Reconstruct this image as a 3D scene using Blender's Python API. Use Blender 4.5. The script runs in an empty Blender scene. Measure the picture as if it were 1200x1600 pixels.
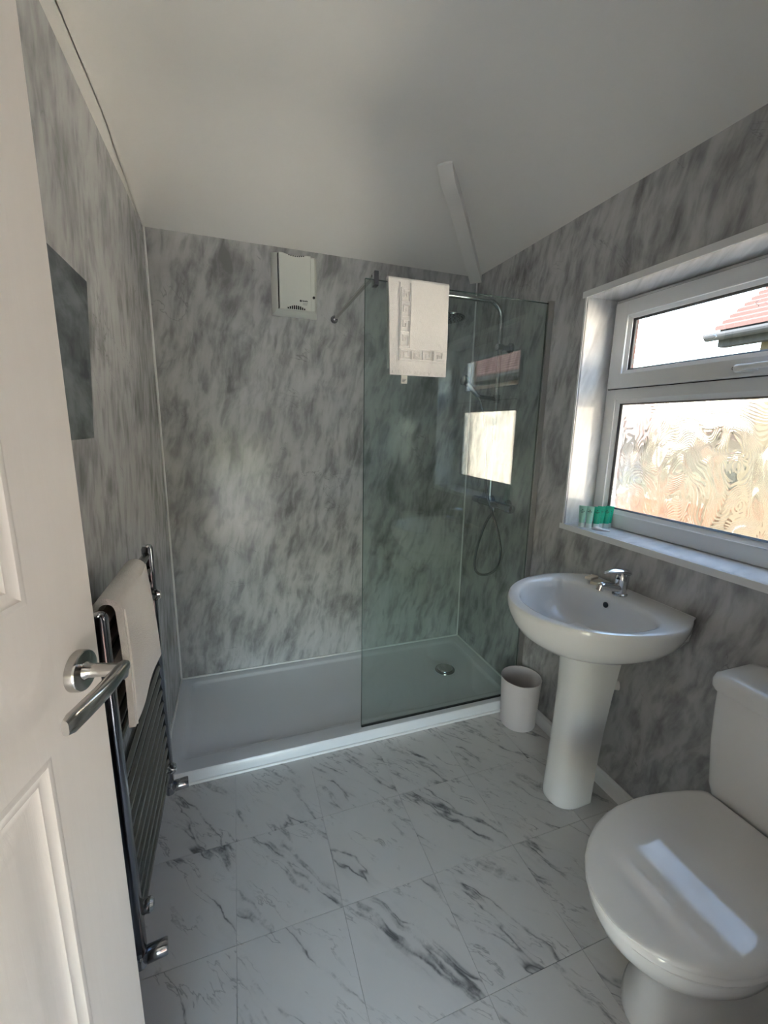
import bpy, bmesh, math, random
from mathutils import Vector, Matrix, Euler
random.seed(4)
S = bpy.context.scene
COL = S.collection
PI = math.pi

# ------------------------------------------------------------------ camera, world, sun, exposure
CAM = (0.33629, -2.32158, 1.42764)
cd = bpy.data.cameras.new('camera'); cam = bpy.data.objects.new('camera', cd); COL.objects.link(cam)
cam.location = CAM
cam.rotation_euler = Euler((1.3717724, -0.0182765, -0.3365931), 'XYZ')
cd.sensor_fit = 'VERTICAL'; cd.sensor_height = 32.0; cd.lens = 659.45 / 1600 * 32.0
cd.clip_start = 0.02; cd.clip_end = 500
S.camera = cam

w = bpy.data.worlds.new('sky'); S.world = w; w.use_nodes = True
nt = w.node_tree; nt.nodes.clear()
out = nt.nodes.new('ShaderNodeOutputWorld'); bg = nt.nodes.new('ShaderNodeBackground')
sky = nt.nodes.new('ShaderNodeTexSky'); sky.sky_type = 'NISHITA'; sky.sun_disc = False
sky.sun_elevation = math.radians(52); sky.sun_rotation = math.radians(250); sky.air_density = 1.4; sky.dust_density = 2.0; sky.ozone_density = 1.0
bg.inputs['Strength'].default_value = 0.65
nt.links.new(sky.outputs[0], bg.inputs['Color']); nt.links.new(bg.outputs[0], out.inputs['Surface'])

sl = bpy.data.lights.new('sun', 'SUN'); sl.energy = 24.0; sl.angle = 0.009; sl.color = (1.0, 0.95, 0.88)
sun = bpy.data.objects.new('sun', sl); COL.objects.link(sun)
sun.rotation_euler = Vector((0.62, 0.30, -0.90)).to_track_quat('-Z', 'Y').to_euler()

pl_ = bpy.data.lights.new('window_portal', 'AREA'); pl_.shape = 'RECTANGLE'; pl_.size = 0.9; pl_.size_y = 0.93
pl_.cycles.is_portal = True
portal = bpy.data.objects.new('window_portal', pl_); COL.objects.link(portal)
portal.location = (2.02, -1.3125, 1.485); portal.rotation_euler = Vector((-1, 0, 0)).to_track_quat('-Z', 'Y').to_euler()

pl2 = bpy.data.lights.new('fill_window_portal', 'AREA'); pl2.shape = 'RECTANGLE'; pl2.size = 2.2; pl2.size_y = 1.15; pl2.cycles.is_portal = True  # portal for the added fill-light window on the landing
po2 = bpy.data.objects.new('fill_window_portal', pl2); COL.objects.link(po2); po2.location = (0.35, -3.77, 0.675); po2.rotation_euler = Vector((0, 1, 0)).to_track_quat('-Z', 'Y').to_euler()

vs = S.view_settings
vs.view_transform = 'Standard'; vs.look = 'None'; vs.gamma = 1.0; vs.use_curve_mapping = False
vs.exposure = 2.42

# ------------------------------------------------------------------ dimensions (metres)
W = 1.7014        # room width, x from 0 (left wall) to W (window wall)
YF = -2.42        # front wall (doorway) inner face; back wall is y = 0
ZP = 2.278        # top of the wall panels
YG = -0.66        # shower glass
WY0, WY1, WZ0, WZ1 = -1.76, -0.865, 1.022, 1.952   # window opening

# ------------------------------------------------------------------ node helpers
class NT:
    def __init__(s, name):
        s.m = bpy.data.materials.new(name); s.m.use_nodes = True; s.t = s.m.node_tree; s.t.nodes.clear()
        s.o = s.t.nodes.new('ShaderNodeOutputMaterial')
    def n(s, typ, inp=None, **kw):
        x = s.t.nodes.new('ShaderNode' + typ)
        for k, v in kw.items(): setattr(x, k, v)
        for k, v in (inp or {}).items():
            if hasattr(v, 'is_output') or isinstance(v, bpy.types.NodeSocket): s.t.links.new(v, x.inputs[k])
            else: x.inputs[k].default_value = v
        return x
    def math(s, op, a, b=0.0, c=None):
        i = {0: a, 1: b}
        if c is not None: i[2] = c
        return s.n('Math', i, operation=op).outputs[0]
    def ramp(s, f, stops, interp='LINEAR'):
        r = s.n('ValToRGB', {0: f}); cr = r.color_ramp; cr.interpolation = interp
        while len(cr.elements) < len(stops): cr.elements.new(0.5)
        for e, (p, c) in zip(cr.elements, stops):
            e.position = p; e.color = (c, c, c, 1) if isinstance(c, (int, float)) else (*c, 1)
        return r.outputs[0]
    def mix(s, f, a, b, typ='MIX'):
        x = s.t.nodes.new('ShaderNodeMix'); x.data_type = 'RGBA'; x.blend_type = typ
        for k, v in ((0, f), (6, a), (7, b)):
            if isinstance(v, bpy.types.NodeSocket): s.t.links.new(v, x.inputs[k])
            else: x.inputs[k].default_value = (*v, 1) if isinstance(v, tuple) and len(v) == 3 else v
        return x.outputs[2]
    def map(s, vec, loc=(0,0,0), rot=(0,0,0), scale=(1,1,1)):
        return s.n('Mapping', {'Vector': vec, 'Location': loc, 'Rotation': rot, 'Scale': scale}).outputs[0]
    def noise(s, vec, scale, detail=3.0, rough=0.5, dist=0.0):
        return s.n('TexNoise', {'Vector': vec, 'Scale': scale, 'Detail': detail, 'Roughness': rough, 'Distortion': dist})
    def bump(s, h, strength, dist):
        return s.n('Bump', {'Height': h, 'Strength': strength, 'Distance': dist}).outputs[0]
    def principled(s, **kw):
        p = s.n('BsdfPrincipled')
        for k, v in kw.items():
            k = {'base': 'Base Color', 'rough': 'Roughness', 'metal': 'Metallic', 'spec': 'Specular IOR Level', 'normal': 'Normal', 'coat': 'Coat Weight', 'coat_rough': 'Coat Roughness', 'trans': 'Transmission Weight', 'sheen': 'Sheen Weight', 'sss': 'Subsurface Weight'}[k]
            if isinstance(v, bpy.types.NodeSocket): s.t.links.new(v, p.inputs[k])
            else: p.inputs[k].default_value = (*v, 1) if isinstance(v, tuple) else v
        s.t.links.new(p.outputs[0], s.o.inputs[0]); return p

def plain(name, col, rough=0.4, metal=0.0, spec=0.5, bump=0.0, bscale=60, var=0.03):
    m = NT(name); co = m.n('TexCoord').outputs['Object']
    nz = m.noise(co, 3.5, 3).outputs[0]
    base = m.mix(nz, tuple(c * (1 - var) for c in col), tuple(min(1, c * (1 + var)) for c in col))
    kw = dict(base=base, rough=rough, metal=metal, spec=spec)
    if bump: kw['normal'] = m.bump(m.noise(co, bscale, 4).outputs[0], bump, 0.002)
    m.principled(**kw); return m.m

def marble_panel(name, lo=0.22, mid=0.41, hi=0.56, rough=0.17, tint=(1.0, 1.0, 1.0), tilt=-15):
    m = NT(name); uv = m.n('UVMap').outputs[0]
    wv = m.noise(uv, 3.0, 3).outputs['Color']
    warp = m.n('VectorMath', {0: wv, 1: (0.5, 0.5, 0.5)}, operation='SUBTRACT').outputs[0]
    warp = m.n('VectorMath', {0: warp, 'Scale': 0.09}, operation='SCALE').outputs[0]
    p = m.n('VectorMath', {0: uv, 1: warp}, operation='ADD').outputs[0]
    r = m.map(m.map(p, rot=(0, 0, math.radians(-tilt))), scale=(14.0, 4.2, 1))       # streaks lean to the right
    s1 = m.noise(r, 1.0, 5, 0.58, 0.4).outputs[0]
    r2 = m.map(m.map(p, loc=(5.3, 1.7, 0), rot=(0, 0, math.radians(-tilt - 4))), scale=(34.0, 8.0, 1))
    s2 = m.noise(r2, 1.0, 4, 0.55, 0.3).outputs[0]
    cl = m.noise(m.map(p, scale=(4.6, 3.6, 1)), 1.0, 5, 0.6, 0.6).outputs[0]
    f = m.math('ADD', m.math('MULTIPLY', s1, 0.42), m.math('ADD', m.math('MULTIPLY', s2, 0.24), m.math('MULTIPLY', cl, 0.36)))
    base = m.ramp(f, [(0.39, tuple(lo * c for c in tint)), (0.475, tuple(mid * 0.92 * c for c in tint)), (0.53, tuple(hi * 0.86 * c for c in tint)), (0.63, tuple(hi * c for c in tint))])
    # short dark flecks and hairline cracks running the other way
    fl = m.noise(m.map(m.map(p, loc=(2, 8, 0), rot=(0, 0, math.radians(-tilt - 4))), scale=(26, 7.5, 1)), 1.0, 2.5, 0.45, 0.3).outputs[0]
    fm = m.ramp(fl, [(0.56, 0.0), (0.70, 0.45)])
    base = m.mix(fm, base, tuple(lo * 0.8 * c for c in tint))
    cr = m.noise(m.map(m.map(uv, loc=(9, 3, 0), rot=(0, 0, math.radians(38))), scale=(1.5, 4.0, 1)), 1.0, 5, 0.6, 1.0).outputs[0]
    ln = m.math('ABSOLUTE', m.math('SUBTRACT', cr, 0.5))
    lm = m.ramp(ln, [(0.0, 1.0), (0.0045, 0.0)])
    gate = m.ramp(m.noise(uv, 4.0, 2).outputs[0], [(0.55, 0.0), (0.62, 0.55)])
    base = m.mix(m.math('MULTIPLY', lm, gate), base, tuple(lo * 0.6 * c for c in tint))
    m.principled(base=base, rough=rough, spec=0.38); return m.m

def floor_marble(name):
    m = NT(name); co = m.n('TexCoord').outputs['Object']; oi = m.n('ObjectInfo').outputs['Random']
    off = m.n('CombineXYZ', {0: m.math('MULTIPLY', oi, 7.3), 1: m.math('MULTIPLY', oi, 3.9), 2: m.math('MULTIPLY', oi, 11.0)}).outputs[0]
    p = m.n('VectorMath', {0: co, 1: off}, operation='ADD').outputs[0]
    wv = m.noise(p, 9.0, 4).outputs['Color']
    warp = m.n('VectorMath', {0: m.n('VectorMath', {0: wv, 1: (0.5,)*3}, operation='SUBTRACT').outputs[0], 'Scale': 0.05}, operation='SCALE').outputs[0]
    p2 = m.n('VectorMath', {0: p, 1: warp}, operation='ADD').outputs[0]
    # vein direction (0.55,-0.83): rotate so that x runs across the vein
    q = m.map(m.map(p2, rot=(0, 0, math.radians(-34))), scale=(6.5, 1.0, 1))
    v1 = m.noise(q, 1.0, 4, 0.52, 0.2).outputs[0]
    d1 = m.math('ABSOLUTE', m.math('SUBTRACT', v1, 0.5))
    g1 = m.ramp(m.noise(p, 6.5, 5, 0.7).outputs[0], [(0.44, 0.03), (0.62, 1.0)])
    l1 = m.math('MULTIPLY', m.ramp(d1, [(0.0, 1.0), (0.006, 0.6), (0.014, 0.0)]), g1)
    q2 = m.map(m.map(p2, loc=(3.1, 7.7, 2), rot=(0, 0, math.radians(-40))), scale=(13, 2.4, 1))
    v2 = m.noise(q2, 1.0, 5, 0.6).outputs[0]
    d2 = m.math('ABSOLUTE', m.math('SUBTRACT', v2, 0.47))
    g2 = m.ramp(m.noise(p, 7.0, 3, 0.6).outputs[0], [(0.45, 0.0), (0.60, 0.85)])
    l2 = m.math('MULTIPLY', m.ramp(d2, [(0.0, 1.0), (0.012, 0.0)]), g2)
    soft = m.math('MULTIPLY', m.ramp(d1, [(0.0, 1.0), (0.055, 0.0)]), m.math('MULTIPLY', g1, 0.26))
    base = m.mix(m.noise(p, 5, 4).outputs[0], (0.56, 0.548, 0.53), (0.65, 0.637, 0.62))
    base = m.mix(soft, base, (0.30, 0.30, 0.31))
    base = m.mix(m.math('MULTIPLY', l2, 0.8), base, (0.20, 0.20, 0.20))
    base = m.mix(m.math('MULTIPLY', l1, 0.95), base, (0.085, 0.085, 0.09))
    m.principled(base=base, rough=0.38, spec=0.45, normal=m.bump(m.noise(co, 160, 3).outputs[0], 0.06, 0.001)); return m.m

def glass_clear(name, tint, refl=1.0):
    m = NT(name); g = m.n('NewGeometry')
    dt = m.math('ABSOLUTE', m.n('VectorMath', {0: g.outputs['Incoming'], 1: g.outputs['Normal']}, operation='DOT_PRODUCT').outputs['Value'])
    sch = m.math('MULTIPLY_ADD', m.math('POWER', m.math('SUBTRACT', 1.0, dt), 5.0), 0.96, 0.04)
    tr = m.n('BsdfTransparent', {'Color': (*tint, 1)}); gl = m.n('BsdfGlossy', {'Color': (1, 1, 1, 1), 'Roughness': 0.0})
    mx = m.n('MixShader', {0: m.math('MULTIPLY', sch, refl), 1: tr.outputs[0], 2: gl.outputs[0]})
    m.t.links.new(mx.outputs[0], m.o.inputs[0]); return m.m

def glass_patterned(name):
    m = NT(name); co = m.n('TexCoord').outputs['Object']
    p = m.map(co, scale=(1.0, 1.0, 0.70))
    wv = m.noise(p, 7.0, 1.0, 0.4).outputs['Color']
    warp = m.n('VectorMath', {0: m.n('VectorMath', {0: wv, 1: (0.5,)*3}, operation='SUBTRACT').outputs[0], 'Scale': 0.26}, operation='SCALE').outputs[0]
    p2 = m.n('VectorMath', {0: p, 1: warp}, operation='ADD').outputs[0]
    f = m.noise(p2, 5.0, 0.6, 0.4, 0.45).outputs[0]
    h = m.math('SINE', m.math('MULTIPLY', f, 330.0))
    nrm = m.bump(h, 1.0, 0.0002)
    tr = m.n('BsdfTransparent', {'Color': (0.80, 0.81, 0.80, 1)})
    rf = m.n('BsdfRefraction', {'Color': (0.80, 0.81, 0.80, 1), 'Roughness': 0.0, 'IOR': 1.42, 'Normal': nrm})
    gl = m.n('BsdfGlossy', {'Color': (1, 1, 1, 1), 'Roughness': 0.06, 'Normal': nrm})
    mx = m.n('MixShader', {0: 0.80, 1: tr.outputs[0], 2: rf.outputs[0]})
    m2 = m.n('MixShader', {0: 0.05, 1: mx.outputs[0], 2: gl.outputs[0]})
    m.t.links.new(m2.outputs[0], m.o.inputs[0]); return m.m

def terry(name, col):
    m = NT(name); co = m.n('TexCoord').outputs['Object']
    n1 = m.n('TexVoronoi', {'Vector': co, 'Scale': 420.0}).outputs[0]; n2 = m.noise(co, 55, 4).outputs[0]
    h = m.math('ADD', m.math('MULTIPLY', n1, 0.6), n2)
    base = m.mix(n2, tuple(c * 0.93 for c in col), col)
    m.principled(base=base, rough=0.95, spec=0.1, sheen=0.3, normal=m.bump(h, 0.6, 0.003)); return m.m

def brick_mat(name):
    m = NT(name); uv = m.n('UVMap').outputs[0]
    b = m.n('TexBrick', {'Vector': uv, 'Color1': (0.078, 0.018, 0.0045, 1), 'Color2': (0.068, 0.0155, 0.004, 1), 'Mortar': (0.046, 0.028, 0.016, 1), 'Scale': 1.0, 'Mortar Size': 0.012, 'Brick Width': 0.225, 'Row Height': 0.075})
    m.principled(base=b.outputs[0], rough=0.85); return m.m

def foliage(name, a, b):
    m = NT(name); co = m.n('TexCoord').outputs['Object']
    m.principled(base=m.mix(m.noise(co, 9, 4).outputs[0], a, b), rough=0.8, normal=m.bump(m.noise(co, 25, 3).outputs[0], 1.0, 0.05)); return m.m

M = dict(
    panel=marble_panel('grey_marble_panel'),
    lining=marble_panel('pale_marble_lining', 0.58, 0.76, 0.88, 0.06),
    sill=marble_panel('pale_marble_sill', 0.60, 0.78, 0.88, 0.06, tilt=-80),
    plaster=plain('painted_plaster', (0.80, 0.785, 0.75), 0.75, bump=0.25, bscale=14),
    floor=floor_marble('marble_vinyl'),
    grout=plain('tile_joint', (0.46, 0.45, 0.44), 0.7),
    upvc=plain('white_upvc', (0.80, 0.81, 0.81), 0.28),
    gasket=plain('black_rubber', (0.012, 0.012, 0.013), 0.5),
    acrylic=plain('white_acrylic', (0.74, 0.75, 0.77), 0.20),
    ceramic=plain('white_ceramic', (0.80, 0.80, 0.79), 0.07, var=0.01),
    seatplastic=plain('white_seat_plastic', (0.80, 0.795, 0.785), 0.05, var=0.01),
    sealant=plain('white_sealant', (0.82, 0.82, 0.81), 0.35),
    chrome=plain('chrome', (0.62, 0.63, 0.65), 0.07, 1.0, var=0.01),
    darkchrome=plain('dark_chrome', (0.36, 0.37, 0.40), 0.13, 1.0, var=0.01),
    railchrome=plain('dark_rail_chrome', (0.17, 0.18, 0.21), 0.14, 1.0, var=0.01),
    radbar=plain('radiator_chrome', (0.21, 0.205, 0.20), 0.22, 1.0, var=0.02),
    satin=plain('satin_nickel', (0.50, 0.49, 0.47), 0.16, 1.0, var=0.02),
    satin2=plain('brushed_aluminium', (0.52, 0.52, 0.51), 0.38, 1.0, var=0.02),
    hose=plain('steel_hose', (0.30, 0.31, 0.32), 0.25, 1.0, bump=0.4, bscale=500),
    black=plain('black_plastic', (0.015, 0.015, 0.017), 0.3),
    fan=plain('off_white_fan_plastic', (0.70, 0.71, 0.66), 0.45),
    ink=plain('dark_print', (0.04, 0.045, 0.05), 0.6),
    bin=plain('grey_white_bin_plastic', (0.64, 0.60, 0.60), 0.5),
    towel=terry('white_terry', (0.84, 0.81, 0.77)),
    tag=plain('cream_label', (0.62, 0.60, 0.54), 0.7),
    glass=glass_clear('shower_glass', (0.875, 0.93, 0.915), 1.7),
    glassedge=plain('green_glass_edge', (0.05, 0.11, 0.10), 0.15),
    pane=glass_clear('clear_pane', (0.97, 0.985, 0.98)),
    pattern=glass_patterned('swirl_glass'),
    mirror=plain('mirror_silver', (0.42, 0.45, 0.45), 0.01, 1.0, var=0.005),
    soap=plain('ivory_soap', (0.66, 0.60, 0.48), 0.45),
    wrap=plain('white_wrapper', (0.85, 0.80, 0.80), 0.35, bump=0.5, bscale=90),
    green=plain('green_tube', (0.01, 0.44, 0.27), 0.28),
    mint=plain('mint_tube', (0.36, 0.70, 0.58), 0.28),
    cap=plain('frosted_cap', (0.66, 0.76, 0.73), 0.3),
    doorpaint=None,
    cream_dim=plain('cream_render_dimmed', (0.040, 0.032, 0.018), 0.9, bump=0.3, bscale=30),  # cream render darkened to hold down its brightness through the pane
    outbuilding_dim=plain('outbuilding_wall_dimmed', (0.019, 0.0150, 0.0095), 0.8),  # outbuilding colour darkened in place of shade
    fill_ground_grey=plain('neutral_fill_ground', (0.10, 0.10, 0.102), 0.9),
    bounce_ground=plain('pale_bounce_ground', (0.42, 0.39, 0.33), 0.9),
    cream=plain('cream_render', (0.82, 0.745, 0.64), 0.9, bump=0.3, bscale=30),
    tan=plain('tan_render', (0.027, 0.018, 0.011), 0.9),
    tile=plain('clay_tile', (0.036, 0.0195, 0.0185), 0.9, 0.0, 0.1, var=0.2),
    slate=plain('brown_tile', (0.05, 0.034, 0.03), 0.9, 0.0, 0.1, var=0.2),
    gutter=plain('grey_gutter', (0.03, 0.032, 0.037), 0.85, 0.0, 0.1),
    brick=brick_mat('orange_brick'),
    lawn=foliage('lawn', (0.05, 0.07, 0.03), (0.09, 0.11, 0.04)),
    hedge=foliage('hedge_leaves', (0.011, 0.0125, 0.005), (0.021, 0.022, 0.010)),
    hallpaint=plain('hall_paint', (0.84, 0.83, 0.81), 0.7),
    carpet=plain('hall_carpet', (0.58, 0.57, 0.55), 0.95, bump=0.6, bscale=200),
)
m = NT('white_door_paint'); co = m.n('TexCoord').outputs['Object']
gr = m.noise(m.map(co, scale=(90, 90, 5)), 1.0, 4, 0.6, 0.6).outputs[0]
m.principled(base=m.mix(gr, (0.80, 0.765, 0.72), (0.84, 0.805, 0.76)), rough=0.38, normal=m.bump(gr, 0.22, 0.0015)); M['doorpaint'] = m.m

# ------------------------------------------------------------------ mesh helpers
class MB:
    def __init__(s): s.v = []; s.f = []; s.uv = None
    def add(s, vs, fs):
        o = len(s.v); s.v += [tuple(v) for v in vs]; s.f += [tuple(i + o for i in f) for f in fs]; return s
    def box(s, a, b, bev=0.0):
        (x0, y0, z0), (x1, y1, z1) = a, b
        x0, x1 = min(x0, x1), max(x0, x1); y0, y1 = min(y0, y1), max(y0, y1); z0, z1 = min(z0, z1), max(z0, z1)
        bm = bmesh.new(); bmesh.ops.create_cube(bm, size=1)
        for v in bm.verts: v.co = Vector((x0 + (v.co.x + .5) * (x1 - x0), y0 + (v.co.y + .5) * (y1 - y0), z0 + (v.co.z + .5) * (z1 - z0)))
        if bev: bmesh.ops.bevel(bm, geom=bm.edges[:], offset=bev, segments=2, affect='EDGES', profile=0.6)
        s.bm(bm); return s
    def bm(s, bm):
        bm.verts.index_update(); s.add([v.co[:] for v in bm.verts], [[v.index for v in f.verts] for f in bm.faces]); bm.free(); return s
    def loft(s, rings, cap0=True, cap1=True, closed=True):
        n = len(rings[0]); o = len(s.v)
        for r in rings: s.v += [tuple(p) for p in r]
        for i in range(len(rings) - 1):
            for j in range(n if closed else n - 1):
                k = (j + 1) % n; s.f.append((o + i*n + j, o + i*n + k, o + (i+1)*n + k, o + (i+1)*n + j))
        if cap0: s.f.append(tuple(o + j for j in reversed(range(n))))
        if cap1: s.f.append(tuple(o + (len(rings)-1)*n + j for j in range(n)))
        return s
    def tube(s, path, r, n=14, cap=True):
        P = [Vector(p) for p in path]; R = r if isinstance(r, (list, tuple)) else [r] * len(P)
        t0 = (P[1] - P[0]).normalized(); up = Vector((0, 0, 1)) if abs(t0.z) < 0.9 else Vector((1, 0, 0))
        a = t0.cross(up).normalized(); rings = []
        for i, p in enumerate(P):
            t = (P[min(i+1, len(P)-1)] - P[max(i-1, 0)]).normalized()
            a = (a - t * a.dot(t)).normalized(); b = t.cross(a)
            rings.append([p + (a * math.cos(2*PI*k/n) + b * math.sin(2*PI*k/n)) * R[i] for k in range(n)])
        return s.loft(rings, cap, cap)
    def lathe(s, c, axis, prof, n=32, cap=True):
        """prof: (distance along axis, radius)"""
        ax = Vector(axis).normalized(); up = Vector((0, 0, 1)) if abs(ax.z) < 0.9 else Vector((1, 0, 0))
        a = ax.cross(up).normalized(); b = ax.cross(a); c = Vector(c)
        rings = [[c + ax * d + (a * math.cos(2*PI*k/n) + b * math.sin(2*PI*k/n)) * max(r, 1e-5) for k in range(n)] for d, r in prof]
        return s.loft(rings, cap, cap)

def make(name, mb, mat, parent=None, base=None, smooth=False, angle=35, recalc=True):
    """link ONE mesh object; coordinates in mb are world coordinates"""
    off = Vector((0, 0, 0))
    if parent is not None:
        p = parent
        while p is not None: off += p.location; p = p.parent
    loc = Vector(base) - off if base is not None else Vector((0, 0, 0))
    tot = off + loc
    me = bpy.data.meshes.new(name)
    me.from_pydata([tuple(Vector(v) - tot) for v in mb.v], [], mb.f)
    if recalc:
        bm = bmesh.new(); bm.from_mesh(me); bmesh.ops.recalc_face_normals(bm, faces=bm.faces[:]); bm.to_mesh(me); bm.free()
    if mat is not None: me.materials.append(M[mat] if isinstance(mat, str) else mat)
    if smooth:
        for p in me.polygons: p.use_smooth = True
        me.set_sharp_from_angle(angle=math.radians(angle))
    o = bpy.data.objects.new(name, me); COL.objects.link(o); o.parent = parent; o.location = loc
    return o

def thing(name, label, cat, loc, group=None):
    o = bpy.data.objects.new(name, None); COL.objects.link(o); o.location = loc; o.empty_display_size = 0.05
    o['label'] = label; o['category'] = cat
    if group: o['group'] = group
    return o
def tag(o, label, cat, group=None):
    o['label'] = label; o['category'] = cat
    if group: o['group'] = group
    return o
def struct(o, label=None):
    o['kind'] = 'structure'
    if label: o['label'] = label
    return o
def uvmap(o, fn):
    me = o.data; l = me.uv_layers.new(name='UVMap'); tr = Vector((0, 0, 0)); p = o
    while p is not None: tr += p.location; p = p.parent
    for poly in me.polygons:
        for li in poly.loop_indices:
            l.data[li].uv = fn(me.vertices[me.loops[li].vertex_index].co + tr, poly.normal)
def arc(c, r, a0, a1, n, f):
    return [f(c, r * math.cos(math.radians(a0 + (a1 - a0) * i / n)), r * math.sin(math.radians(a0 + (a1 - a0) * i / n))) for i in range(n + 1)]
def rrect(x0, x1, y0, y1, r, z, n=6):
    pts = []
    for cx, cy, a in ((x1 - r, y1 - r, 0), (x0 + r, y1 - r, 90), (x0 + r, y0 + r, 180), (x1 - r, y0 + r, 270)):
        for i in range(n + 1):
            t = math.radians(a + 90 * i / n); pts.append((cx + r * math.cos(t), cy + r * math.sin(t), z))
    return pts
def lerp(tab, x):
    for (x0, y0), (x1, y1) in zip(tab, tab[1:]):
        if x <= x1: return y0 + (y1 - y0) * max(0, min(1, (x - x0) / (x1 - x0)))
    return tab[-1][1]
def bez(pts, n):
    """Catmull-Rom through pts"""
    P = [Vector(p) for p in pts]; P = [P[0]*2 - P[1]] + P + [P[-1]*2 - P[-2]]; out = []
    for i in range(1, len(P) - 2):
        for k in range(n):
            t = k / n; a, b, c, d = P[i-1], P[i], P[i+1], P[i+2]
            out.append(0.5 * (2*b + (c - a)*t + (2*a - 5*b + 4*c - d)*t*t + (3*b - a - 3*c + d)*t**3))
    out.append(P[-2]); return out

# ------------------------------------------------------------------ room shell
def ceil_h(x, y):
    dB, dR = -y, W - x
    def smin(a, b, k): h = max(0, min(1, 0.5 + 0.5 * (b - a) / k)); return b + (a - b) * h - k * h * (1 - h)
    h = smin(0.66 * dB, 0.66 * dR, 0.03)
    h = smin(h, 0.285, 0.12)
    h = max(h, 0.0) if min(dB, dR) > 0.001 else 0.0
    c = max(0, 0.22 - x) / 0.22                    # soft cove, tangent to the left wall
    return ZP + h - 0.19 * (1 - math.sqrt(max(0, 1 - c * c))) * min(1, h / 0.25)

mb = MB(); NX, NY = 70, 90
GX = [W * (i / NX) ** 1.8 for i in range(NX + 1)]
g = [[(x_, YF * j / NY, ceil_h(x_, YF * j / NY)) for x_ in GX] for j in range(NY + 1)]
top = [[(p[0], p[1], 2.75) for p in r] for r in g]
for j in range(NY):
    for i in range(NX):
        mb.add([g[j][i], g[j][i+1], g[j+1][i+1], g[j+1][i]], [(3, 2, 1, 0)])
mb.add([(-.12, .12, 2.70), (W + .3, .12, 2.70), (W + .3, YF - .12, 2.70), (-.12, YF - .12, 2.70)], [(0, 1, 2, 3)])
ceil = make('ceiling', mb, 'plaster', smooth=True, angle=60, recalc=False)
bm = bmesh.new(); bm.from_mesh(ceil.data); bmesh.ops.remove_doubles(bm, verts=bm.verts[:], dist=1e-5); bm.to_mesh(ceil.data); bm.free()
for p in ceil.data.polygons: p.use_smooth = True
struct(ceil)
# hip rafter boxed in with plaster, running from the corner up to the flat ceiling
def hip(tt, side, dn):
    x = W - tt * 0.47; y = -tt * 0.47; h = ceil_h(x, y)
    return Vector((x + side * 0.023, y - side * 0.023, h + dn))
rings = []
for k in range(13):
    t = 0.05 + 0.93 * k / 12; wob = 0.0025 * math.sin(k * 2.3)
    d = -0.048 + wob + (0.035 if k == 12 else 0)
    rings.append([hip(t, -1, 0.05), hip(t, -1.0, d), hip(t, 1.0, d), hip(t, 1, 0.05)])
hp = make('hip_beam', MB().loft(rings), 'plaster', ceil, smooth=True, angle=40)

# back wall
o = make('wall_back', MB().box((-.12, 0, -.1), (W + .3, .12, 2.72)), 'panel'); struct(o); uvmap(o, lambda v, n: (v.x, v.z))
# left wall: panel, painted strip above, set back beside the door
o = make('wall_left', MB().box((-.12, -2.02, -.1), (0, 0, ZP)).box((-.24, YF - .12, -.1), (-.12, -2.02, 2.72)).box((-.24, -2.02, -.1), (-.12, 0, 2.72)), 'panel'); struct(o)
uvmap(o, lambda v, n: (v.y * 1.0 + 7.0, v.z + 3.0))
make('plaster_strip', MB().box((-.12, -2.02, ZP), (-0.004, 0, 2.72)).box((-.12, YF, 2.3), (-0.004, -2.02, 2.72)), 'plaster', o)
# right (window) wall around the opening
X1 = W + 0.28
mb = MB().box((W, YF - .12, -.1), (X1, 0, WZ0 - .02)).box((W, YF - .12, WZ1 + .012), (X1, 0, 2.72)).box((W, WY1 + .012, WZ0 - .02), (X1, 0, WZ1 + .012)).box((W, YF - .12, WZ0 - .02), (X1, WY0 - .012, WZ1 + .012))
wr = make('wall_right', mb, 'panel'); struct(wr); uvmap(wr, lambda v, n: (-v.y + 11.0, v.z + 1.3))
XF = W + 0.15     # inner face of the window frame
ol = make('reveal_lining', MB().box((W - .001, WY1, WZ0 - .02), (XF + .06, WY1 + .012, WZ1 + .012)).box((W - .001, WY0 - .012, WZ0 - .02), (XF + .06, WY0, WZ1 + .012)).box((W - .001, WY0, WZ1), (XF + .06, WY1, WZ1 + .012)), 'lining', wr)
uvmap(ol, lambda v, n: (-v.y + v.x * 1.0 + 2.0, v.z - v.x * 0.4))
os_ = make('window_board', MB().box((W - .001, WY0, WZ0 - .02), (XF + .06, WY1, WZ0)), 'sill', wr); uvmap(os_, lambda v, n: (v.x + 4, v.y))
# edge trim around the reveal
tb = 0.024
o = make('trim_1', MB().box((W - .005, WY0 - tb, WZ1), (W + .004, WY1 + tb, WZ1 + tb), .001).box((W - .005, WY0 - tb, WZ0 - tb), (W + .004, WY1 + tb, WZ0), .001)
         .box((W - .005, WY1, WZ0), (W + .004, WY1 + .009, WZ1), .001).box((W - .005, WY0 - .009, WZ0), (W + .004, WY0, WZ1), .001), 'upvc'); struct(o)
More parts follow.
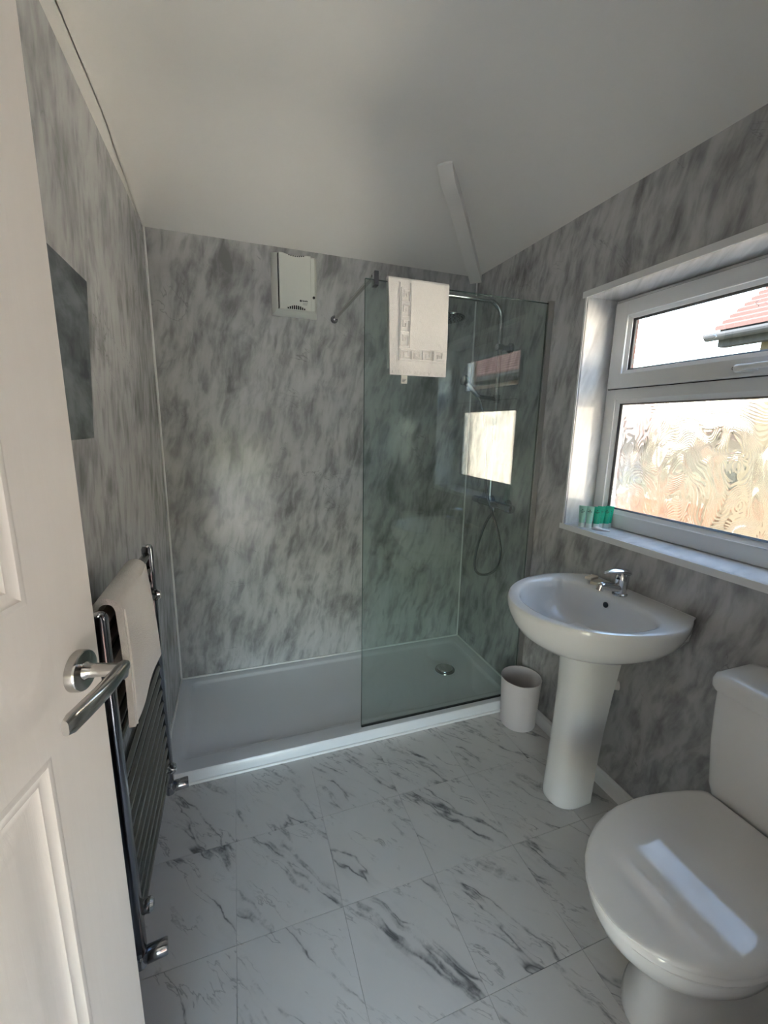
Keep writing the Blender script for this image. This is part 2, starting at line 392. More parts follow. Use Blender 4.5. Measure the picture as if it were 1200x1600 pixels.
# front wall with the doorway, and the landing behind it
mb = MB().box((-.24, YF - .12, 2.0), (X1, YF, 2.72)).box((.70, YF - .12, -.1), (X1, YF, 2.0)).box((-.24, YF - .12, -.1), (-.08, YF, 2.0))
o = make('wall_front', mb, 'panel'); struct(o); uvmap(o, lambda v, n: (v.x, v.z))
HY = -3.65
LX0, LX1, LZ0, LZ1 = -.75, 1.45, .10, 1.25
struct(make('wall_hall_back', MB().box((-1.2, HY - .1, -.1), (1.90, HY, LZ0)).box((-1.2, HY - .1, LZ1), (1.90, HY, 2.5)).box((-1.2, HY - .1, LZ0), (LX0, HY, LZ1)).box((LX1, HY - .1, LZ0), (1.90, HY, LZ1)), 'hallpaint'))
struct(make('wall_hall_left', MB().box((-1.3, HY - .1, -.1), (-1.2, YF - .12, 2.5)), 'hallpaint'))
struct(make('wall_hall_right', MB().box((1.90, HY - .1, -.1), (X1 - .001, YF - .121, 2.5)), 'hallpaint'))
struct(make('wall_hall_front', MB().box((-1.2, YF - .12, -.1), (-.24, YF - .02, 2.5)), 'hallpaint'))
struct(make('ceiling_hall', MB().box((-1.3, HY - .1, 2.5), (X1 - .001, YF - .121, 2.6)), 'hallpaint'))
struct(make('floor_hall', MB().box((-1.3, HY - .1, -.12), (X1 - .001, YF - .06, -.002)), 'carpet'))

# window added on the unseen landing as fill light, facing the doorway
lw = bpy.data.objects.new('fill_window', None); COL.objects.link(lw); lw.location = ((LX0 + LX1) / 2, HY - .05, LZ0); lw['kind'] = 'structure'
make('frame', MB().box((LX0, HY - .09, LZ0), (LX0 + .05, HY - .03, LZ1), .004).box((LX1 - .05, HY - .09, LZ0), (LX1, HY - .03, LZ1), .004).box((LX0, HY - .09, LZ0), (LX1, HY - .03, LZ0 + .05), .004).box((LX0, HY - .09, LZ1 - .05), (LX1, HY - .03, LZ1), .004).box(((LX0 + LX1) / 2 - .03, HY - .09, LZ0), ((LX0 + LX1) / 2 + .03, HY - .03, LZ1), .004), 'upvc', lw)
make('pane', MB().box((LX0 + .04, HY - .064, LZ0 + .04), (LX1 - .04, HY - .060, LZ1 - .04)), 'pane', lw)

# floor tiles
fl = make('floor', MB().box((-.12, YF - .06, -.12), (W + .02, 0.0, -.003)), 'grout'); struct(fl)
xs = [-.12, .275, .580, .885, 1.190, 1.495, W]; ys = [-.70, -1.012, -1.329, -1.647, -1.965, -2.283, YF]
for i in range(6):
    for j in range(6):
        x0, x1, y0, y1 = xs[i], xs[i+1], ys[j+1], ys[j]
        if i == 0: x0 = 0.0 if j < 4 else -.12
        t = make('floor_tile', MB().box((x0 + 0.0005, y0 + 0.0005, -.003), (x1 - 0.0005, y1 - 0.0005, 0.0), .0006), 'floor', fl, base=((x0 + x1) / 2, (y0 + y1) / 2, -.003))

# corner beads, skirtings, seals
struct(make('trim_2', MB().tube([(0.004, -.004, .055), (0.004, -.004, ZP)], .005, 8), 'sealant'))
struct(make('trim_3', MB().tube([(W - .004, -.004, .055), (W - .004, -.004, ZP)], .0045, 8), 'sealant'))
struct(make('trim_4', MB().tube([(0.004, -.004, .057), (W - .004, -.004, .057)], .0055, 8).tube([(.004, -.004, .057), (.004, -.70, .057)], .005, 8).tube([(W - .004, -.004, .057), (W - .004, -.70, .057)], .005, 8), 'sealant'))
prof = lambda x, y: [(x, y, 0), (x - .020, y, 0), (x - .019, y, .012), (x - .012, y, .052), (x - .004, y, .062), (x, y, .062)]
struct(make('baseboard_right', MB().loft([prof(W, -.712), prof(W, YF)]), 'upvc'))
prof = lambda x, y: [(x, y, 0), (x + .016, y, 0), (x + .013, y, .008), (x + .006, y, .014), (x, y, .017)]
struct(make('baseboard_left', MB().loft([prof(0, -.70), prof(0, -2.02)]), 'sealant'))

# ------------------------------------------------------------------ window
wy0, wy1 = WY0 + .002, WY1 - .002
wz0, wz1 = WZ0 + .002, WZ1 - .002
XB = XF + .065
win = bpy.data.objects.new('window_1', None); COL.objects.link(win); win.location = (XF, (wy0 + wy1) / 2, WZ0); win['kind'] = 'structure'
win['label'] = 'white plastic window with clear top vent above a patterned pane'
fw = 0.050
TR0, TR1 = 1.548, 1.612          # transom
LB = 1.098                       # bottom of the lower pane
def frame_bar(a, b): return MB().box(a, b, .004)
fr = MB().box((XF, wy0, wz0), (XB, wy0 + fw, wz1), .004).box((XF, wy1 - fw, wz0), (XB, wy1, wz1), .004).box((XF + .0006, wy0 + fw - .004, wz1 - .032), (XB, wy1 - fw + .004, wz1), .003).box((XF + .0006, wy0 + fw - .004, wz0), (XB, wy1 - fw + .004, wz0 + .060), .003).box((XF + .0006, wy0 + fw - .004, TR0 + .008), (XB, wy1 - fw + .004, TR1), .003)
make('frame', fr, 'upvc', win)
# glazing bead round the lower pane (sloped) and its black gasket
def bead(y0, y1, z0, z1, xin, xout, wd):
    r0 = [(xout, y0, z0), (xout, y1, z0), (xout, y1, z1), (xout, y0, z1)]
    r1 = [(xin, y0, z0), (xin, y1, z0), (xin, y1, z1), (xin, y0, z1)]
    r2 = [(xin + .010, y0 + wd, z0 + wd), (xin + .010, y1 - wd, z0 + wd), (xin + .010, y1 - wd, z1 - wd), (xin + .010, y0 + wd, z1 - wd)]
    r3 = [(xout, y0 + wd, z0 + wd), (xout, y1 - wd, z0 + wd), (xout, y1 - wd, z1 - wd), (xout, y0 + wd, z1 - wd)]
    return MB().loft([r0, r1, r2, r3], False, False)
py0, py1 = wy0 + fw, wy1 - fw
make('glazing_bead', bead(py0 - .001, py1 + .001, wz0 + .059, TR0 + .009, XF + .004, XF + .028, .018), 'upvc', win)
make('gasket', bead(py0 + .016, py1 - .016, wz0 + .076, TR0 - .008, XF + .012, XF + .026, .0055), 'gasket', win)
make('lower_pane', MB().box((XF + .020, py0 + .005, wz0 + .065), (XF + .024, py1 - .005, TR0 + .004)), 'pattern', win)
# top-hung sash
sy0, sy1, sz0, sz1 = wy0 + .014, wy1 - .014, TR1 - .012, wz1 - .014
sash = make('sash', MB().box((XF - .016, sy0, sz0), (XF + .04, sy0 + .062, sz1), .005).box((XF - .016, sy1 - .062, sz0), (XF + .04, sy1, sz1), .005).box((XF - .0155, sy0 + .056, sz0 + .0003), (XF + .04, sy1 - .056, sz0 + .058), .004).box((XF - .0155, sy0 + .056, sz1 - .056), (XF + .04, sy1 - .056, sz1 - .0003), .004), 'upvc', win)
g_ = .003
make('seal', MB().box((XF - .004, sy0 - g_, sz0 - g_), (XF + .01, sy0, sz1 + g_)).box((XF - .004, sy1, sz0 - g_), (XF + .01, sy1 + g_, sz1 + g_)).box((XF - .004, sy0, sz0 - g_), (XF + .01, sy1, sz0)).box((XF - .004, sy0, sz1), (XF + .01, sy1, sz1 + g_)), 'gasket', win)
sash_b = make('glazing_bead', bead(sy0 + .061, sy1 - .061, sz0 + .057, sz1 - .055, XF - .010, XF + .02, .014), 'upvc', sash)
make('gasket', bead(sy0 + .073, sy1 - .073, sz0 + .069, sz1 - .067, XF + .0, XF + .016, .009), 'gasket', sash)
vent = make('vent_pane', MB().box((XF + .008, sy0 + .055, sz0 + .05), (XF + .012, sy1 - .055, sz1 - .05)), 'pane', sash)
# rain drops and dribbles on the outside of the vent pane
mb = MB()
for k in range(90):
    y = random.uniform(sy0 + .09, sy1 - .09); z = random.uniform(sz0 + .08, sz1 - .08); r = random.uniform(.0009, .0026)
    mb.lathe((XF + .012, y, z), (1, 0, 0), [(0, r), (r * .45, r * .75), (r * .65, .0002)], 8)
for k in range(7):
    y = random.uniform(sy0 + .10, sy1 - .12); z = random.uniform(sz0 + .09, sz1 - .12)
    mb.tube([(XF + .0125, y + .006 * math.sin(i * 1.3 + k), z + .004 * i) for i in range(6)], .0013, 6)
dr = make('rain_drops', mb, None, vent); dr.data.materials.append(glass_clear('water_drop', (0.60, 0.66, 0.70), 2.5)); dr['kind'] = 'stuff'
# espagnolette handle on the bottom rail of the sash
hy, hz = -1.385, sz0 + .026
hb = make('handle_base', MB().box((XF - .024, hy - .055, hz - .013), (XF - .0155, hy + .014, hz + .013), .004), 'upvc', sash)
h = make('handle', MB().loft([[(XF - .030 - d + .007 * math.cos(a), y, hz + hh * math.sin(a)) for a in [2*PI*i/12 for i in range(12)]] for y, d, hh in ((hy + .008, .000, .007), (hy + .002, .002, .0115), (hy - .02, .010, .0105), (hy - .05, .018, .008), (hy - .09, .020, .009), (hy - .125, .019, .0085), (hy - .133, .018, .005))]), 'upvc', sash, smooth=True)
make('key_lock', MB().lathe((XF - .030, hy + .004, hz), (-1, 0, 0), [(0, .006), (.006, .006), (.007, .004)], 14), 'black', h)
# outside sill
make('outside_sill', MB().box((XB, wy0 - .03, wz0 - .03), (X1 + .05, wy1 + .03, wz0), .004), 'upvc', win)

# ------------------------------------------------------------------ door
dvec = Vector((0.25, 0.968, 0)).normalized(); nvec = Vector((dvec.y, -dvec.x, 0))
DW = 0.69; pe = Vector((0.139, -1.670, 0)); hinge = pe - dvec * DW
def D(s, n, z): return hinge + dvec * s + nvec * n + Vector((0, 0, z))
def dbox(mb, s0, s1, n0, n1, z0, z1):
    v = [D(s, n, z) for z in (z0, z1) for n in (n0, n1) for s in (s0, s1)]
    mb.add(v, [(0, 1, 3, 2), (4, 6, 7, 5), (0, 4, 5, 1), (2, 3, 7, 6), (0, 2, 6, 4), (1, 5, 7, 3)])
door = bpy.data.objects.new('door_1', None); COL.objects.link(door); door.location = hinge + Vector((0, 0, .008)); door['kind'] = 'structure'
door['label'] = 'white panelled door standing open at the left'
zs = [.008, .21, 1.033, 1.227, 1.83, 1.955]; ss = [0, .108, .290, .395, DW - .112, DW]
mb = MB()
dbox(mb, ss[0], ss[1], -.035, 0, zs[0], zs[5]); dbox(mb, ss[4], ss[5], -.035, 0, zs[0], zs[5]); dbox(mb, ss[2], ss[3], -.035, 0, zs[0], zs[5])
for a, b in ((0, 1), (2, 3), (4, 5)):
    dbox(mb, ss[1], ss[2], -.035, 0, zs[a], zs[b]); dbox(mb, ss[3], ss[4], -.035, 0, zs[a], zs[b])
make('door_frame', mb, 'doorpaint', door)
for (s0, s1) in ((ss[1], ss[2]), (ss[3], ss[4])):
    for (z0, z1) in ((zs[1], zs[2]), (zs[3], zs[4])):
        rings = []
        for ins, dep in ((0, 0), (.003, .0010), (.008, .0008), (.013, -.0024), (.018, -.0034), (.022, -.0028), (.028, -.0062), (.036, -.0075), (.062, -.0030), (.068, -.0025)):
            rings.append([D(s, dep, z) for s, z in ((s0 + ins, z0 + ins), (s1 - ins, z0 + ins), (s1 - ins, z1 - ins), (s0 + ins, z1 - ins))])
        mb = MB().loft(rings, False, True); dbox(mb, s0, s1, -.030, -.014, z0, z1)
        make('door_panel', mb, 'doorpaint', door, smooth=True, angle=25)
# lever handle
hs, hz0 = DW - 0.0485, 1.107
hd = make('door_handle', MB().lathe(D(hs, 0, hz0), nvec, [(0, .0268), (.009, .0268), (.0115, .0255), (.0122, .022), (.0122, .0)], 40, False), 'satin', door, smooth=True, angle=30)
hd['label'] = 'round satin nickel rose with lever handle'
make('neck', MB().lathe(D(hs, .011, hz0), nvec, [(0, .0125), (.003, .0118), (.006, .0095), (.020, .0088), (.034, .0085), (.048, .0086)], 24), 'satin', hd, smooth=True)
rings = []
for k in range(15):
    t = k / 14; s = hs + .010 - t * .119; n = .0565 + .004 * math.sin(t * PI) - .004 * t; z = hz0 + .001 - .004 * t * t
    hw = .0058 + .0016 * math.sin(PI * min(1, t * 1.1)); hh = .0088 + .0035 * t
    if k == 0: hh *= .75
    if k == 14: hh *= .72; hw *= .7
    rings.append([D(s, n + hw * math.cos(a) * abs(math.cos(a)) ** -.35 if abs(math.cos(a)) > 1e-3 else n, z + hh * (math.sin(a) * abs(math.sin(a)) ** -.35 if abs(math.sin(a)) > 1e-3 else 0)) if False else
                  D(s, n + hw * math.copysign(abs(math.cos(a)) ** .6, math.cos(a)), z + hh * math.copysign(abs(math.sin(a)) ** .6, math.sin(a))) for a in [2*PI*(i + .5) / 20 for i in range(20)]])
make('lever', MB().loft(rings), 'satin', hd, smooth=True, angle=50)
# door lining round the opening
struct(make('trim_5', MB().box((-.08, YF - .13, 0), (-.055, YF + .012, 2.0), .003).box((.675, YF - .13, 0), (.70, YF + .012, 2.0), .003).box((-.08, YF - .13, 1.975), (.70, YF + .012, 2.0), .003), 'doorpaint'))

# ------------------------------------------------------------------ shower tray
ty = -.70
rings = [rrect(.001, W - .001, ty, -.001, .004, 0), rrect(.001, W - .001, ty, -.001, .004, .047), rrect(.004, W - .004, ty + .006, -.004, .006, .0545), rrect(.058, W - .058, ty + .074, -.046, .028, .055),
         rrect(.064, W - .064, ty + .080, -.052, .03, .0525), rrect(.072, W - .072, ty + .088, -.060, .035, .046), rrect(.085, W - .085, ty + .10, -.072, .04, .043), rrect(.30, W - .30, ty + .24, -.24, .05, .040)]
tray = thing('shower_tray', 'low white rectangular shower tray across the far end of the room', 'shower tray', (W / 2, ty / 2, 0))
make('tray_body', MB().loft(rings), 'acrylic', tray, smooth=True, angle=40)
make('front_seal', MB().tube([(.002, ty - .003, .004), (W - .02, ty - .003, .004)], .0065, 8), 'sealant', tray)
dc = (1.437, -.332, .0415)
wst = make('waste', MB().lathe(dc, (0, 0, 1), [(0, .058), (.003, .057), (.005, .050)], 40), 'darkchrome', tray, smooth=True)
make('waste_cover', MB().lathe((dc[0], dc[1], dc[2] + .004), (0, 0, 1), [(0, .044), (.006, .044), (.009, .040), (.0095, .0)], 40, False), 'chrome', wst, smooth=True)

# ------------------------------------------------------------------ shower screen
GX0, GX1, GZ0, GZ1 = 0.832, 1.683, .056, 1.974
scr = thing('shower_screen', 'clear fixed glass shower screen standing on the tray edge', 'shower screen', ((GX0 + GX1) / 2, YG, GZ0))
make('glass_panel', MB().box((GX0, YG - .004, GZ0), (GX1, YG + .004, GZ1)), 'glass', scr)
make('polished_edge', MB().box((GX0 - .0012, YG - .004, GZ0), (GX0, YG + .004, GZ1)).box((GX0, YG - .004, GZ1), (GX1, YG + .004, GZ1 + .0012)), 'glassedge', scr)
make('bottom_seal', MB().box((GX0, YG - .006, GZ0 - .001), (GX1, YG + .006, GZ0 + .003)), 'gasket', scr)
make('wall_channel', MB().box((GX1 - .008, YG - .012, GZ0), (W - .0005, YG - .0045, GZ1 + .01), .001).box((GX1 - .008, YG + .0045, GZ0), (W - .0005, YG + .012, GZ1 + .01), .001), 'satin2', scr)
cl = make('glass_clamp', MB().box((.862, YG - .018, 1.950), (.881, YG + .018, 2.002), .003), 'darkchrome', scr)
bar_a, bar_b = Vector((.868, YG + .012, 1.990)), Vector((.861, -.006, 1.972))
make('support_bar', MB().tube([bar_a, bar_b], .0085, 16), 'satin', scr, smooth=True)
make('wall_flange', MB().lathe((.861, -.001, 1.972), (0, -1, 0), [(0, .019), (.006, .019), (.012, .014), (.03, .0125)], 24), 'darkchrome', scr, smooth=True)

# ------------------------------------------------------------------ hand towel over the glass
TX0, TX1, TZ0, TZ1 = .920, 1.178, 1.632, 1.983
tw = thing('hand_towel', 'white hand towel with key pattern border hung over the glass screen', 'towel', ((TX0 + TX1) / 2, YG, TZ0))
def drape(x_of, path_of, nu, thick, extra=None):
    """grid swept along a path; both sides plus edge -> one closed sheet"""
    mb = MB(); outer = []; inner = []
    for i in range(nu + 1):
        pts = path_of(i / nu)
        o_, n_ = [], []
        for k, p in enumerate(pts):
            a = Vector(pts[max(k-1, 0)]); b = Vector(pts[min(k+1, len(pts)-1)]); t = (b - a).normalized()
            side = x_of
            nn = t.cross(side).normalized()
            o_.append(Vector(p) + nn * thick / 2); n_.append(Vector(p) - nn * thick / 2)
        outer.append(o_); inner.append(n_)
    rings = [o_ + n_[::-1] for o_, n_ in zip(outer, inner)]
    return mb.loft(rings)
def tpath(u):
    x = TX0 + (TX1 - TX0) * u; pts = []
    xb = x + (0.012 if u < .5 else -0.012) * (abs(u - .5) * 2) ** 2
    for k in range(22):                                      # front drop, bottom to top
        t = k / 21; z = TZ0 + .003 * u + (TZ1 - .004 - TZ0) * t
        fx = x + .012 * (1 - t) * (1 - u) - .0015 * math.sin(t * 7) * (1 - u)
        pts.append((fx, YG - .0115 - .003 * math.sin(u * 6 + 1) * (1 - t) - .002 * math.sin(t * 9 + u * 4) - .003 * (1 - t), z))
    for k in range(1, 9):
        a = PI * k / 9; pts.append((x, YG - .0115 * math.cos(a), TZ1 - .004 + .0105 * math.sin(a)))
    for k in range(14):
        t = k / 13; pts.append((xb, YG + .0115 + .002 * math.sin(t * 5 + u * 5), TZ1 - .004 - (TZ1 - TZ0 - .03) * t))
    return pts
make('towel_body', drape(Vector((1, 0, 0)), tpath, 30, .010), 'towel', tw, smooth=True, angle=60)
# raised key border
def fy(x, z): 
    u = (x - TX0) / (TX1 - TX0); t = (z - TZ0) / (TZ1 - TZ0)
    return YG - .0115 - .003 * math.sin(u * 6 + 1) * (1 - t) - .002 * math.sin(t * 9 + u * 4) - .003 * (1 - t) - .005
def strip(mb, x0, z0, x1, z1, wd=.0042, h=.0042):
    if abs(x1 - x0) > abs(z1 - z0): a = (min(x0, x1) - wd/2, z0 - wd/2); b = (max(x0, x1) + wd/2, z0 + wd/2)
    else: a = (x0 - wd/2, min(z0, z1) - wd/2); b = (x0 + wd/2, max(z0, z1) + wd/2)
    nseg = max(1, int(max(b[0]-a[0], b[1]-a[1]) / .02))
    hor = (b[0]-a[0]) > (b[1]-a[1]); rings = []
    for i in range(nseg + 1):
        t = i / nseg
        if hor:
            x = a[0] + (b[0]-a[0]) * t; rings.append([(x, fy(x, a[1]) + .002, a[1]), (x, fy(x, a[1]) - h, a[1] + .0008), (x, fy(x, b[1]) - h, b[1] - .0008), (x, fy(x, b[1]) + .002, b[1])])
        else:
            z = a[1] + (b[1]-a[1]) * t; rings.append([(a[0], fy(a[0], z) + .002, z), (a[0] + .0008, fy(a[0], z) - h, z), (b[0] - .0008, fy(b[0], z) - h, z), (b[0], fy(b[0], z) + .002, z)])
    mb.loft(rings)
mb = MB()
bx0, bx1 = TX0 + .047, TX0 + .094            # vertical band
bz0, bz1 = TZ0 + .056, TZ0 + .104            # horizontal band
xr = TX1 - .004
strip(mb, bx1, bz1, bx1, TZ1 - .012); strip(mb, bx0, bz0, bx0, TZ1 - .012, .0022); strip(mb, bx0, bz0, xr, bz0); strip(mb, bx0, bz1, xr, bz1)
def key_v(x0, z0, w_, h_):
    P = [(0, 0), (1, 0), (1, .82), (.30, .82), (.30, .36), (.62, .36), (.62, .58)]
    P = [(x0 + p[0] * w_, z0 + p[1] * h_) for p in P]
    strip(mb, x0, z0, x0, z0 + h_)
    for a, b in zip(P, P[1:]): strip(mb, *a, *b)
for k in range(4): key_v(bx0 + .007, bz1 + .008 + k * .054, .033, .048)
def key_h(x0, z0, w_, h_):
    P = [(0, 0), (0, 1), (.80, 1), (.80, .28), (.36, .28), (.36, .66), (.58, .66)]
    P = [(x0 + p[0] * w_, z0 + p[1] * h_) for p in P]
    strip(mb, x0, z0, x0 + w_, z0)
    for a, b in zip(P, P[1:]): strip(mb, *a, *b)
for k in range(4): key_h(bx0 + .007 + k * .0495, bz0 + .008, .0435, .032)
make('key_border', mb, 'towel', tw, smooth=True, angle=30)
mb = MB()
for k in range(34):
    x = TX0 + .022 + k * (TX1 - TX0 - .035) / 33
    if random.random() < .85: strip(mb, x, TZ0 + .006, x, TZ0 + .006 + random.uniform(.007, .012), .0026, .0016)
make('hem_stitches', mb, 'towel', tw)
make('care_label', MB().box((.983, YG - .013, 1.600), (1.009, YG - .0115, 1.640)), 'tag', tw)
mb = MB()
for k, z in enumerate((1.616, 1.611, 1.606)): mb.box((.987, YG - .0135, z), (1.004 - k * .003, YG - .0131, z + .0022))
make('label_print', mb, 'ink', tw)

# ------------------------------------------------------------------ extractor fan
FX0, FX1, FZ0, FZ1 = .546, .768, 1.962, 2.243
fan = thing('extractor_fan', 'square off-white extractor fan high on the back wall', 'extractor fan', ((FX0 + FX1) / 2, 0, FZ0))
mb = MB(); yb, yf = -.001, -.085
rings = [[(x, y, z) for x, z in ((FX0 + i, FZ0 + i), (FX1 - i, FZ0 + i), (FX1 - i, FZ1 - i), (FX0 + i, FZ1 - i))] for i, y in ((0, yb), (0, -.020), (.006, -.034), (.014, -.068), (.022, -.078))]
make('fan_body', MB().loft(rings), 'fan', fan, smooth=True, angle=40)
cx0, cx1, cz0, cz1 = .575, .727, 1.976, 2.225
rings = []
for i, y in ((0, -.070), (0, -.094), (.003, -.097)):
    ring = [(cx0 + i, y, cz0 + i)] + [(cx1 - i, y, cz0 + i), (cx1 - i, y, cz1 - i)] + [(cx1 - i - (cx1 - cx0 - 2*i) * t / 16, y, cz1 - i - .010 * math.sin(PI * min(1, max(0, (t - 2) / 12)))) for t in range(1, 16)] + [(cx0 + i, y, cz1 - i)]
    rings.append(ring)
cov = make('front_cover', MB().loft(rings), 'fan', fan)
make('shadow_gap', MB().box((cx0 - .005, -.090, cz0 + .004), (cx0 - .0005, -.072, cz1 - .004)), 'black', fan)
for k in range(9):
    x = cx0 + .036 + k * .0098; a = math.sin(PI * (k + .5) / 9)
    make('vent_slot', MB().box((x, -.0990, cz0 + .003), (x + .0066, -.0965, cz0 + .008 + .013 * a), .0004), 'black', cov)
    if k: make('vent_slot', MB().box((x, -.0985, cz1 - .008 - .006 * a), (x + .0045, -.0965, cz1 - .003 - .006 * a), .0004), 'black', cov)
make('indicator', MB().lathe((.742, -.076, 2.045), (0, -1, 0), [(0, .0065), (.006, .0062), (.007, .004)], 16), 'black', fan)
# maker's mark: a round emblem, a bold line of lettering and two fine lines
mk = MB().lathe((cx0 + .100, -.0969, cz0 + .044), (0, -1, 0), [(0, .0050), (.0005, .0050)], 20)
x = cx0 + .108
for k in range(6):
    mk.box((x, -.0974, cz0 + .041), (x + .0034, -.0968, cz0 + .0465 + (.0015 if k in (0, 4) else 0))); x += .0044
for row, (n_, z) in enumerate(((8, .033), (7, .027))):
    x = cx0 + .111
    for k in range(n_): mk.box((x, -.0973, cz0 + z), (x + .0018, -.0968, cz0 + z + .0020)); x += .0030
make('maker_mark', mk, 'ink', cov)

# ------------------------------------------------------------------ shower
sx, sy = W - .070, -.378
sh = thing('shower_mixer', 'chrome shower column with rain head, handset and looping hose on the right wall', 'shower', (W, sy, .63))
path = [(sx, sy, 1.045), (sx, sy, 1.3), (sx, sy, 1.6), (sx, sy, 1.955)] + [(sx - .085 + .085 * math.cos(math.radians(a)), sy, 1.96 + .085 * math.sin(math.radians(a))) for a in range(10, 91, 10)] + [(1.40, sy, 2.045), (1.32, sy, 2.045)] + [(1.32 - .035 * math.sin(math.radians(a)), sy, 2.010 + .035 * math.cos(math.radians(a))) for a in range(15, 91, 15)] + [(1.285, sy, 1.965)]
make('riser_pipe', MB().tube(path, .0115, 18), 'chrome', sh, smooth=True, angle=60)
hd_ = make('rain_head', MB().lathe((1.30, sy, 1.964), (0, 0, -1), [(0, .016), (.010, .018), (.013, .05), (.018, .104), (.022, .108), (.027, .106)], 48), 'darkchrome', sh, smooth=True, angle=40)
mb = MB()
for rr_, n_ in ((.02, 6), (.04, 12), (.06, 18), (.08, 24), (.096, 30)):
    for k in range(n_):
        a = 2*PI*k/n_; mb.lathe((1.30 + rr_ * math.cos(a), sy + rr_ * math.sin(a), 1.9372), (0, 0, -1), [(0, .003), (.003, .002)], 6)
nz_ = make('nozzles', mb, 'black', hd_); nz_['kind'] = 'stuff'
make('wall_bracket', MB().lathe((W - .001, sy, 1.833), (-1, 0, 0), [(0, .025), (.012, .025), (.016, .014), (.045, .012), (.055, .017), (.088, .017), (.09, .014)], 28), 'darkchrome', sh, smooth=True)
mb = MB().lathe((W - .058, -.205, 1.030), (0, -1, 0), [(0, .012), (.004, .018), (.06, .020), (.066, .021), (.068, .019), (.28, .019), (.282, .021), (.30, .0215)], 28)
make('valve_bar', mb, 'darkchrome', sh, smooth=True)
kn = make('temperature_knob', MB().lathe((W - .058, -.507, 1.030), (0, -1, 0), [(0, .0235), (.050, .0225), (.056, .019), (.057, 0)], 28, False), 'darkchrome', sh, smooth=True)
make('knob_button', MB().lathe((W - .058, -.535, 1.009), (0, -.2, -1), [(0, .005), (.006, .005), (.007, .003)], 12), 'chrome', kn)
for yy in (-.300, -.456): make('wall_elbow', MB().lathe((W - .001, yy, 1.030), (-1, 0, 0), [(0, .03), (.006, .03), (.012, .016), (.045, .015)], 24), 'darkchrome', sh, smooth=True)
make('pipe_collar', MB().lathe((sx, sy, 1.040), (0, 0, 1), [(0, .016), (.03, .016), (.033, .013)], 20), 'darkchrome', sh, smooth=True)
make('hose_outlet', MB().lathe((W - .062, sy - .03, 1.012), (0, 0, -1), [(0, .012), (.022, .012), (.024, .009)], 18), 'darkchrome', sh, smooth=True)
hold = make('handset_holder', MB().lathe((sx, sy, 1.56), (0, 0, 1), [(0, .017), (.04, .017)], 20).tube([(sx, sy, 1.58), (sx - .05, sy, 1.583), (1.525, sy, 1.588)], .010, 12), 'darkchrome', sh, smooth=True)
hs_path = [(1.520, sy, 1.592), (1.505, sy, 1.604), (1.488, sy, 1.620), (1.468, sy, 1.640), (1.450, sy, 1.655), (1.438, sy, 1.664)]
make('handset', MB().tube(hs_path, [.010, .0115, .013, .0135, .018, .021], 18).lathe((1.436, sy, 1.664), (-.75, 0, .15), [(-.018, .020), (-.004, .026), (.006, .026), (.010, .020)], 24), 'darkchrome', sh, smooth=True)
hp_ = bez([(1.522, sy, 1.588), (1.545, sy, 1.545), (1.575, -.372, 1.46), (1.596, -.366, 1.30), (1.600, -.385, 1.12), (1.604, -.432, 1.02), (1.608, -.50, .92), (1.611, -.540, .81), (1.611, -.520, .715), (1.611, -.445, .650), (1.611, -.355, .620), (1.611, -.305, .650), (1.611, -.318, .76), (1.618, -.372, .91), (W - .062, sy - .03, .990)], 8)
make('hose', MB().tube(hp_, .0068, 10), 'hose', sh, smooth=True, angle=60)

# ------------------------------------------------------------------ towel radiator
RX = .080
rad = thing('towel_radiator', 'chrome ladder towel radiator on the left wall behind the door', 'radiator', (.04, -1.20, .22))
ry = (-1.452, -.968); RZ0, RZ1 = .265, 1.072
def rail(y):
    rings = []
    for z, k in ((RZ0, .8), (RZ0 + .004, 1), (RZ1 - .006, 1), (RZ1, .82)):
        rings.append([(RX + .0145 * k * math.copysign(abs(math.cos(a)) ** .55, math.cos(a)), y + .0155 * k * math.copysign(abs(math.sin(a)) ** .55, math.sin(a)), z) for a in [2*PI*(i + .5) / 24 for i in range(24)]])
    return MB().loft(rings)
for y in ry:
    r_ = make('rail', rail(y), 'railchrome', rad, smooth=True, angle=50)
    make('end_plug', MB().lathe((RX, y, RZ1 - .001), (0, 0, 1), [(0, .011), (.004, .011), (.006, .007)], 18), 'chrome', r_, smooth=True)
bars = [1.046, 1.005, .964] + [.86, .819, .778] + [.690 - .0415 * k for k in range(10)]
for z in bars:
    make('bar', MB().tube([(RX - .002, ry[0] + .008, z), (RX - .002, ry[1] - .008, z)], .0112, 14), 'radbar', rad, smooth=True)
for y in (ry[0] + .0285, ry[1] - .040):
    for z in (.934, .345):
        make('wall_mount', MB().lathe((.001, y, z), (1, 0, 0), [(0, .014), (.05, .012), (.085, .012), (.092, .016), (.104, .016), (.110, .011), (.112, .0)], 20, False), 'chrome', rad, smooth=True)
for y in ry:
    v_ = make('valve', MB().lathe((RX, y, RZ0 + .002), (0, 0, -1), [(0, .010), (.018, .010), (.02, .0135), (.046, .0135), (.05, .009)], 20).tube([(RX, y, RZ0 - .032), (.002, y, RZ0 - .032)], .0085, 12), 'darkchrome', rad, smooth=True)
    make('valve_head', MB().lathe((RX + .006, y, RZ0 - .022), (1, .12, 0), [(0, .011), (.006, .0165), (.010, .0175), (.046, .0175), (.050, .016), (.0505, 0)], 28, False), 'darkchrome', v_, smooth=True)
